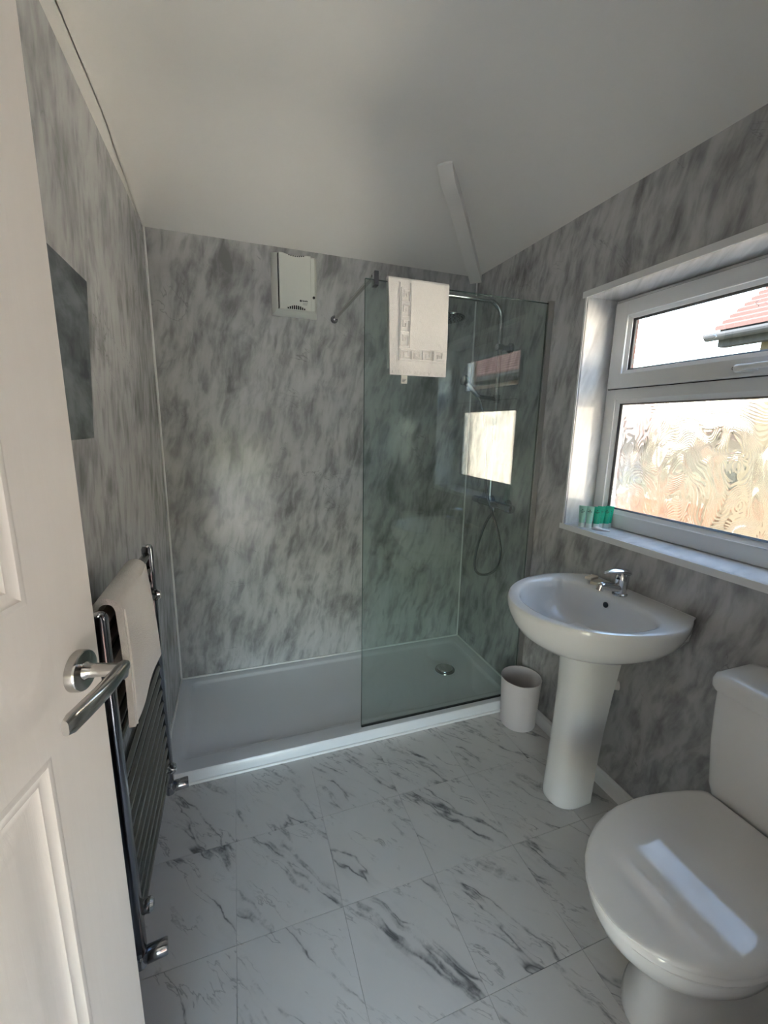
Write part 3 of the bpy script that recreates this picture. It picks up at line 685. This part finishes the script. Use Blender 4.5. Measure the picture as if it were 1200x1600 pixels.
# towel folded over the top bars
rt = thing('hand_towel', 'plain white hand towel draped over the towel radiator', 'towel', (.10, -1.27, .79))
def rpath(u):
    y = -1.402 + .268 * u; pts = []; f = u
    for k in range(16):
        t = k / 15; z = .795 + .012 * u + (1.056 - .795) * t
        yy = y - .006 * (1 - t) * (1 - 2 * u) + .014 * (1 - t) * u * 0
        pts.append((RX + .021 + .008 * (1 - t) * (.4 + u) + .003 * math.sin(u * 7 + t * 3), yy, z))
    for k in range(1, 9):
        a = PI * k / 9; pts.append((RX + .0205 * math.cos(a), y, 1.057 + .0215 * math.sin(a)))
    for k in range(10):
        t = k / 9; pts.append((RX - .022, y, 1.055 - .20 * t))
    return pts
make('towel_body', drape(Vector((0, 1, 0)), rpath, 26, .012), 'towel', rt, smooth=True, angle=60)
ed = [Vector(p) + Vector((.0075, .010, 0)) for p in rpath(0.0)[:16]]
make('selvedge', MB().tube(ed, .0022, 6), 'towel', rt, smooth=True)

# ------------------------------------------------------------------ mirror (tilted forward on the left wall)
mz0, mz1, my0, my1 = 1.388, 1.745, -1.50, -1.088
def mp(y, t, d): 
    return Vector((.006 + .021 * t, y, mz0 + (mz1 - mz0) * t)) + Vector((.998, 0, -.059)) * d
mir = thing('wall_mirror', 'frameless wall mirror leaning out above the towel radiator', 'mirror', (.004, (my0 + my1) / 2, mz0))
make('mirror_glass', MB().add([mp(y, t, d) for d in (.001, .005) for t in (0, 1) for y in (my0, my1)], [(0, 1, 3, 2), (4, 6, 7, 5), (0, 4, 5, 1), (2, 3, 7, 6), (0, 2, 6, 4), (1, 5, 7, 3)]), 'mirror', mir)
make('backing', MB().add([mp(y, t, d) for d in (-.003, .001) for t in (0.002, .998) for y in (my0 + .001, my1 - .001)], [(0, 1, 3, 2), (4, 6, 7, 5), (0, 4, 5, 1), (2, 3, 7, 6), (0, 2, 6, 4), (1, 5, 7, 3)]), 'gasket', mir)
make('hanging_wire', MB().tube([(.001, -1.29, 1.70), (.012, -1.29, 1.70)], .004, 8), 'satin', mir)

# ------------------------------------------------------------------ basin on a pedestal
BX, BY, BZ = 1.46, -1.258, .850
N = 72
def half_w(x):                       # plan half-width of the rim at world x
    if x < 1.53: return .273 * math.sqrt(max(0, 1 - ((1.53 - x) / .336) ** 2))
    return .273 - .065 * ((x - 1.53) / .171) ** 2
def out_r(a):
    c, s_ = math.cos(a), math.sin(a)
    lo, hi = 0, .6
    def inside(r):
        x, y = r * c, abs(r * s_)
        return x <= W - .001 - BX and y <= half_w(BX + x) and not (x > .228 and y > .195 and (x - .228) ** 2 + (y - .195) ** 2 > .0003)
    for _ in range(40):
        mid = (lo + hi) / 2
        if inside(mid): lo = mid
        else: hi = mid
    return lo
def in_r(a):
    c, s_ = math.cos(a), math.sin(a)
    if c <= 0: return 1 / math.sqrt((c / .218) ** 2 + (s_ / .226) ** 2)
    p = 3.6
    lim = 1 / ((abs(c) / .130) ** p + (abs(s_) / .226) ** p) ** (1 / p)
    return lim
A = [2 * PI * k / N for k in range(N)]
def oring(s, z, dz_back=0):
    r = []
    for a in A:
        x, y = out_r(a) * math.cos(a), out_r(a) * math.sin(a)
        sx_ = s if x < 0 else 1 - (1 - s) * .35
        r.append((BX + x * sx_, BY + y * (s if x < .2 else min(1, s + .06)), z))
    return r
def iring(s, z, sh=0.0): return [(BX + sh + in_r(a) * math.cos(a) * s, BY + in_r(a) * math.sin(a) * s, z) for a in A]
def mring(f, z): return [tuple(Vector(p) * (1 - f) + Vector(q) * f) for p, q in zip(oring(1.0, z), iring(1.03, z))]
rings = [oring(.30, .684), oring(.42, .687), oring(.56, .697), oring(.71, .715), oring(.84, .742), oring(.925, .773), oring(.972, .802), oring(.996, .826), oring(1.0, .836), oring(.998, .844), oring(.988, .849)]
rings += [[(x, y, BZ) for x, y, z in mring(.12, BZ)], [(x, y, BZ + .0005) for x, y, z in mring(.5, BZ)], [(x, y, BZ - .0005) for x, y, z in mring(.9, BZ)]]
rings += [iring(1.0, .845), iring(.975, .834), iring(.94, .805), iring(.885, .772), iring(.79, .738), iring(.62, .716), iring(.40, .704), iring(.18, .699, .0)]
basin = thing('wash_basin', 'white ceramic pedestal basin under the window', 'basin', (1.55, BY, 0))
bo = make('bowl', MB().loft(rings), 'ceramic', basin, smooth=True, angle=60)
make('overflow', MB().lathe((1.5835, -1.235, .808), (-1, 0, .12), [(0, .0105), (.003, .0105), (.0035, .0085)], 20), 'black', bo)
make('waste', MB().lathe((BX, BY, .6995), (0, 0, 1), [(0, .032), (.003, .031), (.004, .022), (.002, .020)], 28), 'chrome', bo, smooth=True)
make('plug', MB().lathe((BX, BY, .7015), (0, 0, 1), [(0, .019), (.006, .018), (.008, .004)], 24), 'chrome', bo, smooth=True)
make('wall_sealant', MB().tube([(W - .003, BY - .212, .846), (W - .003, BY + .212, .846)], .004, 8), 'sealant', bo)
def pring(z, xf, hw, xb, cy):
    pts = []; xm = xf + (xb - xf) * .62
    for k in range(33):
        a = PI / 2 + PI * k / 32
        pts.append((xm + (xm - xf) * math.copysign(abs(math.cos(a)) ** .9, math.cos(a)), cy + hw * math.copysign(abs(math.sin(a)) ** .8, math.sin(a)), z))
    pts.append((xb, cy - hw * .97, z)); pts.append((xb, cy + hw * .97, z))
    return pts
rings = [pring(*q) for q in ((0, 1.437, .070, 1.580, -1.214), (.006, 1.433, .073, 1.580, -1.214), (.02, 1.433, .073, 1.580, -1.214), (.15, 1.434, .071, 1.581, -1.219), (.32, 1.434, .071, 1.584, -1.227), (.48, 1.428, .073, 1.590, -1.236), (.60, 1.418, .077, 1.596, -1.243), (.66, 1.412, .080, 1.60, -1.246), (.715, 1.41, .082, 1.605, -1.247))]
make('pedestal', MB().loft(rings), 'ceramic', basin, smooth=True, angle=40)
make('bottle_trap', MB().lathe((1.650, BY + .055, .52), (0, 0, -1), [(0, .02), (.03, .032), (.12, .032), (.13, .02)], 20).tube([(1.655, BY + .05, .46), (W - .002, BY + .02, .46)], .018, 12), 'sealant', basin, smooth=True)

# tap
tx, tyy = 1.622, -1.252
tap = thing('basin_tap', 'chrome mixer tap on the basin ledge', 'tap', (tx, tyy, .851))
make('tap_base', MB().lathe((tx, tyy, .8505), (0, 0, 1), [(0, .0255), (.004, .0255), (.006, .0235), (.008, .0215)], 32), 'chrome', tap, smooth=True)
make('tap_body', MB().lathe((tx, tyy, .858), (0.06, 0, 1), [(0, .0215), (.018, .0210), (.045, .0222), (.060, .0225), (.072, .0200), (.080, .012), (.082, .0)], 32, False), 'chrome', tap, smooth=True, angle=60)
sp = bez([(tx - .010, tyy, .876), (tx - .045, tyy, .884), (tx - .082, tyy, .893), (tx - .102, tyy, .893)], 5)
make('spout', MB().tube(sp, [.016] * 4 + [.0145] * 5 + [.0135] * 5 + [.0125, .010], 18).lathe((tx - .096, tyy, .886), (-.25, 0, -1), [(-.012, .0125), (.008, .0125), (.0085, .009)], 20), 'chrome', tap, smooth=True, angle=60)
lv = []
for k in range(9):
    t = k / 8; x = tx + .016 - t * .098; z = .934 + .006 * t + .006 * math.sin(t * PI)
    hw = .0205 * (1 - t) ** .6 + .0075 if t < 1 else .006; hh = .010 * (1 - t) + .0030
    lv.append([(x, tyy + hw * math.cos(a) * .9, z + hh * math.sin(a)) for a in [2*PI*i/16 for i in range(16)]])
make('lever', MB().loft(lv), 'chrome', tap, smooth=True, angle=60)
make('temperature_dot', MB().lathe((tx - .0215, tyy - .004, .915), (-1, -.3, .1), [(0, .004), (.002, .004)], 12), 'black', tap)

def soap_bar(name, c, l, wd, h, rz, mat, label, cat, ry_=0.0):
    mb = MB().box((-l/2, -wd/2, 0), (l/2, wd/2, h), min(wd, h) * .3)
    R = Matrix.Rotation(rz, 3, 'Z') @ Matrix.Rotation(ry_, 3, 'Y')
    mb.v = [tuple(R @ Vector(v) + Vector(c)) for v in mb.v]
    o = make(name, mb, mat, base=c, smooth=True, angle=50)
    return tag(o, label, cat)
soap_bar('soap_bar', (1.630, -1.138, .8505), .052, .032, .013, .5, 'soap', 'small ivory soap bar lying flat on the basin ledge', 'soap')
soap_bar('soap_bar', (1.622, -1.122, .8640), .050, .026, .011, .2, 'soap', 'small ivory soap bar resting on top of another beside the tap', 'soap', 0.0)

# ------------------------------------------------------------------ toiletry tubes on the window board
def tube_bottle(c, rz, mat, label, capmat='cap'):
    t = thing('toiletry_tube', label, 'toiletry tube', c, 'toiletry tubes on the window board')
    Rm = Matrix.Rotation(rz, 3, 'Z'); C0 = Vector(c)
    rings = []
    for k in range(9):
        f = k / 8; z = .020 + .072 * f; a_ = .0118 + .0040 * f; b_ = .0118 * (1 - f) ** .8 + .0009
        rings.append([C0 + Rm @ Vector((a_ * math.cos(q), b_ * math.sin(q), z)) for q in [2*PI*i/20 for i in range(20)]])
    bdy = make('tube_body', MB().loft(rings), mat, t, smooth=True, angle=60)
    make('tube_cap', MB().lathe(C0, (0, 0, 1), [(0, .0112), (.001, .0118), (.019, .0118), (.0205, .0105)], 20), capmat, t, smooth=True, angle=40)
    pr_ = MB()
    # printed emblem, name line and small print on the face
    def quad(x0, x1, z0, z1):
        def fp(x, z):
            f = (z - .020) / .072; a_ = .0118 + .0040 * f; b_ = .0118 * (1 - f) ** .8 + .0009
            return C0 + Rm @ Vector((x, -(b_ * math.sqrt(max(.02, 1 - (x / a_) ** 2)) + .0004), z))
        pr_.add([fp(x0, z0), fp(x1, z0), fp(x1, z1), fp(x0, z1)], [(0, 1, 2, 3)])
    quad(-.002, .002, .0745, .078)
    for k in range(6): quad(-.0080 + k * .0028, -.0060 + k * .0028, .068, .0712)
    for k in range(4): quad(-.0040 + k * .0022, -.0026 + k * .0022, .0635, .0655)
    make('print', pr_, 'ink', t, recalc=False)
    return t
tl = [((1.727, -.936, WZ0), 'mint', 'pale mint toiletry tube at the room end of the row on the window board'),
      ((1.746, -.957, WZ0), 'mint', 'pale mint toiletry tube second in the row, next to the green tubes'),
      ((1.771, -.972, WZ0), 'green', 'green toiletry tube beside the pale mint tubes, first of the four green'),
      ((1.796, -.968, WZ0), 'green', 'green toiletry tube second of the four green on the window board'),
      ((1.817, -.978, WZ0), 'green', 'green toiletry tube third of the four green on the window board'),
      ((1.838, -.972, WZ0), 'green', 'green toiletry tube last of the row, closest to the window frame')]
for (c, mt, lb) in tl: tube_bottle(c, -.95, mt, lb)
ws = thing('wrapped_soap', 'small white paper wrapped soap lying in front of the tubes', 'soap', (1.745, -1.005, WZ0))
mb = MB()
rings = []
for k in range(7):
    f = k / 6; r_ = .0075 * math.sin(PI * (.12 + .76 * f)) + .002
    rings.append([(1.738 + .020 * f + r_ * .6 * math.cos(q), -.985 - .036 * f + r_ * math.cos(q) * 1.2, WZ0 + max(0.0003, r_ * .75 + r_ * .75 * math.sin(q) + .0015 * math.sin(3 * q + k))) for q in [2*PI*i/14 for i in range(14)]])
make('paper_wrap', MB().loft(rings), 'wrap', ws, smooth=True)
make('twisted_end', MB().loft([[(1.757 + .014 * f + .003 * math.cos(q), -1.020 - .02 * f + (.003 + .006 * f) * math.cos(q), WZ0 + .004 + .0036 * math.sin(q)) for q in [2*PI*i/10 for i in range(10)]] for f in (0, .5, 1)]), 'wrap', ws, smooth=True)

# ------------------------------------------------------------------ waste bin
bc = (1.602, -.797, 0)
bn = thing('waste_bin', 'small grey-white plastic waste bin between the shower tray and basin', 'bin', bc)
make('bin_body', MB().lathe(bc, (0, 0, 1), [(0, .078), (.002, .081), (.006, .083), (.246, .0945), (.248, .0945), (.2485, .093), (.246, .092), (.01, .080), (.008, 0)], 56, False), 'bin', bn, smooth=True, angle=40)
make('bin_rim', MB().lathe((bc[0], bc[1], .245), (0, 0, 1), [(0, .0948), (.002, .0956), (.0035, .0948), (.0042, .0932), (.0035, .0918), (0, .0918)], 56, False), 'bin', bn, smooth=True)

# ------------------------------------------------------------------ toilet
TY = -1.812
toi = thing('toilet', 'white close-coupled toilet with lid down in the near right corner', 'toilet', (1.4, TY, 0))
lid_w = [(1.034, 0.0), (1.037, .030), (1.045, .052), (1.06, .080), (1.085, .110), (1.12, .137), (1.165, .160), (1.21, .174), (1.26, .181), (1.31, .182), (1.36, .178), (1.42, .168), (1.48, .154), (1.525, .140), (1.538, .130)]
def outline(sc, dx, z, xc=1.29):
    L = [(x, w_) for x, w_ in lid_w]
    pts = [(x, TY + w_) for x, w_ in L] + [(x, TY - w_) for x, w_ in reversed(L[1:])]
    return [(xc + (x - xc) * sc + dx, TY + (y - TY) * sc, z) for x, y in pts]
def prl(z, xf, hw, xb, hb, n=40):
    """pan section: rounded front at xf, half width hw, back at xb with half width hb"""
    pts = []; xm = xf + min(.22, (xb - xf) * .5)
    for k in range(n + 1):
        a = PI / 2 + PI * k / n
        pts.append((xm + (xm - xf) * math.cos(a), TY + hw * math.sin(a), z))
    for k in range(1, 7):
        t = k / 6; pts.append((xm + (xb - xm) * t, TY - (hw + (hb - hw) * t * t), z))
    for k in range(6, 0, -1):
        t = k / 6; pts.append((xm + (xb - xm) * t, TY + (hw + (hb - hw) * t * t), z))
    return pts
rings = [prl(z, xf, hw, xb, hb) for z, xf, hw, xb, hb in ((0, 1.185, .112, 1.66, .112), (.012, 1.180, .115, 1.66, .114), (.03, 1.186, .111, 1.66, .110), (.08, 1.205, .100, 1.65, .100), (.14, 1.205, .096, 1.64, .098), (.19, 1.185, .102, 1.63, .104), (.24, 1.145, .122, 1.63, .116), (.29, 1.098, .146, 1.64, .130), (.335, 1.062, .164, 1.65, .142), (.370, 1.046, .172, 1.66, .150), (.392, 1.044, .174, 1.665, .152), (.399, 1.052, .168, 1.66, .148))]
make('pan', MB().loft(rings), 'ceramic', toi, smooth=True, angle=45)
make('seat', MB().loft([outline(.975, .004, .3995), outline(.995, .0, .401), outline(.998, .0, .412), outline(.985, .0, .4165)]), 'seatplastic', toi, smooth=True, angle=40)
def lid_ring(sc, z, k):              # gently domed, falling towards the front
    return [(x, y, zz + k * (.010 - .16 * (x - 1.40) ** 2 + .02 * (x - 1.40))) for x, y, zz in outline(sc, 0, z)]
rings = [lid_ring(.985, .4185, 0), lid_ring(1.0, .4205, 0), lid_ring(1.004, .428, .25), lid_ring(.998, .4355, .6), lid_ring(.985, .4405, .85), lid_ring(.96, .4430, 1)] + [lid_ring(q, .4436, 1) for q in (.92, .84, .74, .62, .48, .32, .15)]
lid = make('lid', MB().loft(rings), 'seatplastic', toi, smooth=True, angle=45)
for s_ in (-1, 1): make('hinge', MB().tube([(1.552, TY + s_ * .075 - .02, .425), (1.552, TY + s_ * .075 + .02, .425)], .011, 14).box((1.540, TY + s_ * .075 - .012, .398), (1.566, TY + s_ * .075 + .012, .425), .003), 'seatplastic', toi, smooth=True)
def crect(z, xf, hw, r=.035): 
    return [(x, y, z) for x, y, _ in rrect(xf, W - .004, TY - hw, TY + hw, r, 0, 6)]
rings = [crect(.400, 1.562, .128, .03), crect(.415, 1.548, .138), crect(.47, 1.538, .150), crect(.60, 1.532, .161), crect(.70, 1.530, .165), crect(.748, 1.530, .166)]
make('cistern', MB().loft(rings), 'ceramic', toi, smooth=True, angle=40)
rings = [crect(.749, 1.532, .164), crect(.751, 1.522, .172, .036), crect(.760, 1.518, .176, .038), crect(.776, 1.518, .176, .038), crect(.789, 1.523, .172, .036), crect(.797, 1.536, .160, .03), crect(.799, 1.56, .13, .03)]
cl_ = make('cistern_lid', MB().loft(rings), 'ceramic', toi, smooth=True, angle=45)
make('flush_button', MB().lathe((1.615, TY, .7985), (0, 0, 1), [(0, .026), (.004, .026), (.005, .022), (.006, .0)], 28, False), 'chrome', cl_, smooth=True)

# ------------------------------------------------------------------ outside: this house's own brick face and roof, extended unseen to block sky, then the house across the way
mb = MB().box((X1, -12.0, -3.0), (X1 + .02, .14, WZ0 - .03)).box((X1, -12.0, WZ1 + .012), (X1 + .02, .14, 3.1)).box((X1, WY1 + .012, WZ0 - .03), (X1 + .02, .14, WZ1 + .012)).box((X1, -12.0, WZ0 - .03), (X1 + .02, WY0 - .012, WZ1 + .012))
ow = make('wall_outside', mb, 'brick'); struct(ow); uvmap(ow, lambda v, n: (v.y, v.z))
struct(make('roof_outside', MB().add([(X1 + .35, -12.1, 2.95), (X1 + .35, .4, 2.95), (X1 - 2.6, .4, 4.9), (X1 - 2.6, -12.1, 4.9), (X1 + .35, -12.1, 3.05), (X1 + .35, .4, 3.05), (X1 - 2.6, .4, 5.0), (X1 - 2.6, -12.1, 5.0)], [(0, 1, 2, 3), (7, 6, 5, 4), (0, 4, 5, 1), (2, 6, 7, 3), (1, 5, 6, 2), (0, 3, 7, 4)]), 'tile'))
NXW = 4.78                         # its wall face
nh = thing('neighbour_house', 'cream rendered house with clay tile roof beyond the window', 'building', (NXW, -6.0, -3.0))
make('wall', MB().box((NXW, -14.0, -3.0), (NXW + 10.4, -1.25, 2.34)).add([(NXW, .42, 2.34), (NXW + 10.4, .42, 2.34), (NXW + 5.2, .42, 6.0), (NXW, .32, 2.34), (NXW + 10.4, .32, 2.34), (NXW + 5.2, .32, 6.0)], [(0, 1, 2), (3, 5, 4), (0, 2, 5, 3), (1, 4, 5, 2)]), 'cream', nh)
make('dimmed_wall_end', MB().box((NXW - .01, -1.25, -3.0), (NXW + 10.4, .31, 2.34)), 'cream_dim', nh)  # end of the cream wall, darkened where it shows through the window
make('fascia', MB().box((NXW - .10, -14.1, 2.22), (NXW - .07, .62, 2.38), .004).box((NXW - .07, -14.1, 2.22), (NXW, .62, 2.24)), 'gutter', nh)
gt = [[(NXW - .17 + .06 * math.cos(a), y, 2.38 - .05 + .06 * math.sin(a)) for a in [PI + PI * k / 10 for k in range(11)]] + [(NXW - .115, y, 2.33), (NXW - .225, y, 2.33)] for y in (-14.1, .68)]
make('gutter', MB().loft(gt), 'gutter', nh)
slope = math.atan2(1.84, 2.6); ct, st = math.cos(slope), math.sin(slope)
pitch = .105
def course(k, first=None):
    x0 = NXW - .14 + ct * pitch * k; z0 = 2.365 + st * pitch * k
    return x0, z0
me0 = None
for k in range(62):
    x0, z0 = course(k)
    if me0 is None:
        L = pitch * 1.25
        pr = [(0, 0, .026), (ct * L, 0, st * L - .012), (ct * L, 0, st * L - .045), (0, 0, -.012)]
        mbk = MB().loft([[(x0 + p[0], y, z0 + p[2] + .012) for p in pr] for y in (-14.1, .64)])
        o0 = make('tile_course', mbk, 'tile', nh, base=(x0, 0, z0)); me0 = o0.data
    else:
        o0 = bpy.data.objects.new('tile_course', me0); COL.objects.link(o0); o0.parent = nh; o0.location = Vector((x0, 0, z0)) - nh.location
make('ridge', MB().tube([(course(62)[0], -14.1, course(62)[1] + .02), (course(62)[0], .66, course(62)[1] + .02)], .11, 12), 'tile', nh)
make('rear_roof', MB().add([(course(62)[0], -14.1, course(62)[1]), (course(62)[0], .64, course(62)[1]), (NXW + 10.6, .64, 2.25), (NXW + 10.6, -14.1, 2.25)], [(0, 1, 2, 3)]), 'tile', nh)
# garden wall of orange brick, hedge, lawn and a farther house
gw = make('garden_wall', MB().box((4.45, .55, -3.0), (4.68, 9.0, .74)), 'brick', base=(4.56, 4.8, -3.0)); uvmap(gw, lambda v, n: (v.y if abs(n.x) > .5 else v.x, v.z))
tag(gw, 'sunlit orange brick garden wall beyond the patterned pane', 'wall')
mb = MB(); rnd = random.Random(2)
for k in range(60):
    c = Vector((5.6 + rnd.uniform(-.3, .3), .9 + k * .14, .15 + rnd.uniform(-.2, .55)))
    bm = bmesh.new(); bmesh.ops.create_icosphere(bm, subdivisions=2, radius=rnd.uniform(.3, .5))
    for v in bm.verts: v.co = v.co * rnd.uniform(.85, 1.15) + c
    mb.bm(bm)
mb.box((5.4, .9, -3.0), (5.8, 9.2, .2))
tag(make('hedge', mb, 'hedge', base=(5.6, 5, -3)), 'green hedge behind the orange brick garden wall', 'hedge')
ob = thing('outbuilding', 'low outbuilding, wall colour darkened, with flat roof beyond the garden wall', 'building', (7.4, 1.6, -3))
make('wall', MB().box((6.75, .60, -3), (9.0, 2.55, 1.48)), 'outbuilding_dim', ob)
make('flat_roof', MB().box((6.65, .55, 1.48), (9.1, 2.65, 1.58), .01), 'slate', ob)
fh = thing('far_house', 'distant tan house with brown roof behind the hedge', 'building', (13, 8.5, -3))
make('wall', MB().box((11, 5.6, -3), (16, 11.5, 1.3)), 'tan', fh)
make('roof', MB().add([(10.7, 5.3, 1.25), (16.3, 5.3, 1.25), (16.3, 11.8, 1.25), (10.7, 11.8, 1.25), (13.5, 7.6, 2.7), (13.5, 9.5, 2.7)], [(0, 1, 4), (1, 2, 5, 4), (2, 3, 5), (3, 0, 4, 5), (0, 3, 2, 1)]), 'slate', fh)
for yy in (6.4, 8.2, 10.0): make('window', MB().box((10.97, yy, -.6), (11.02, yy + .9, .6), .01), 'gutter', fh)
struct(make('path', MB().box((X1 + .02, -14, -3.0), (4.45, 9.0, -2.96)), 'bounce_ground'))  # pale ground added to bounce sunlight up to the ceiling
struct(make('fill_ground', MB().box((-14, -40, -3.0), (X1 + .02, HY - .2, -2.97)), 'fill_ground_grey'))  # unseen grey ground added to keep green bounce out of the landing light
struct(make('ground', MB().box((-40, -60, -3.2), (60, 60, -3.0)), 'lawn'))
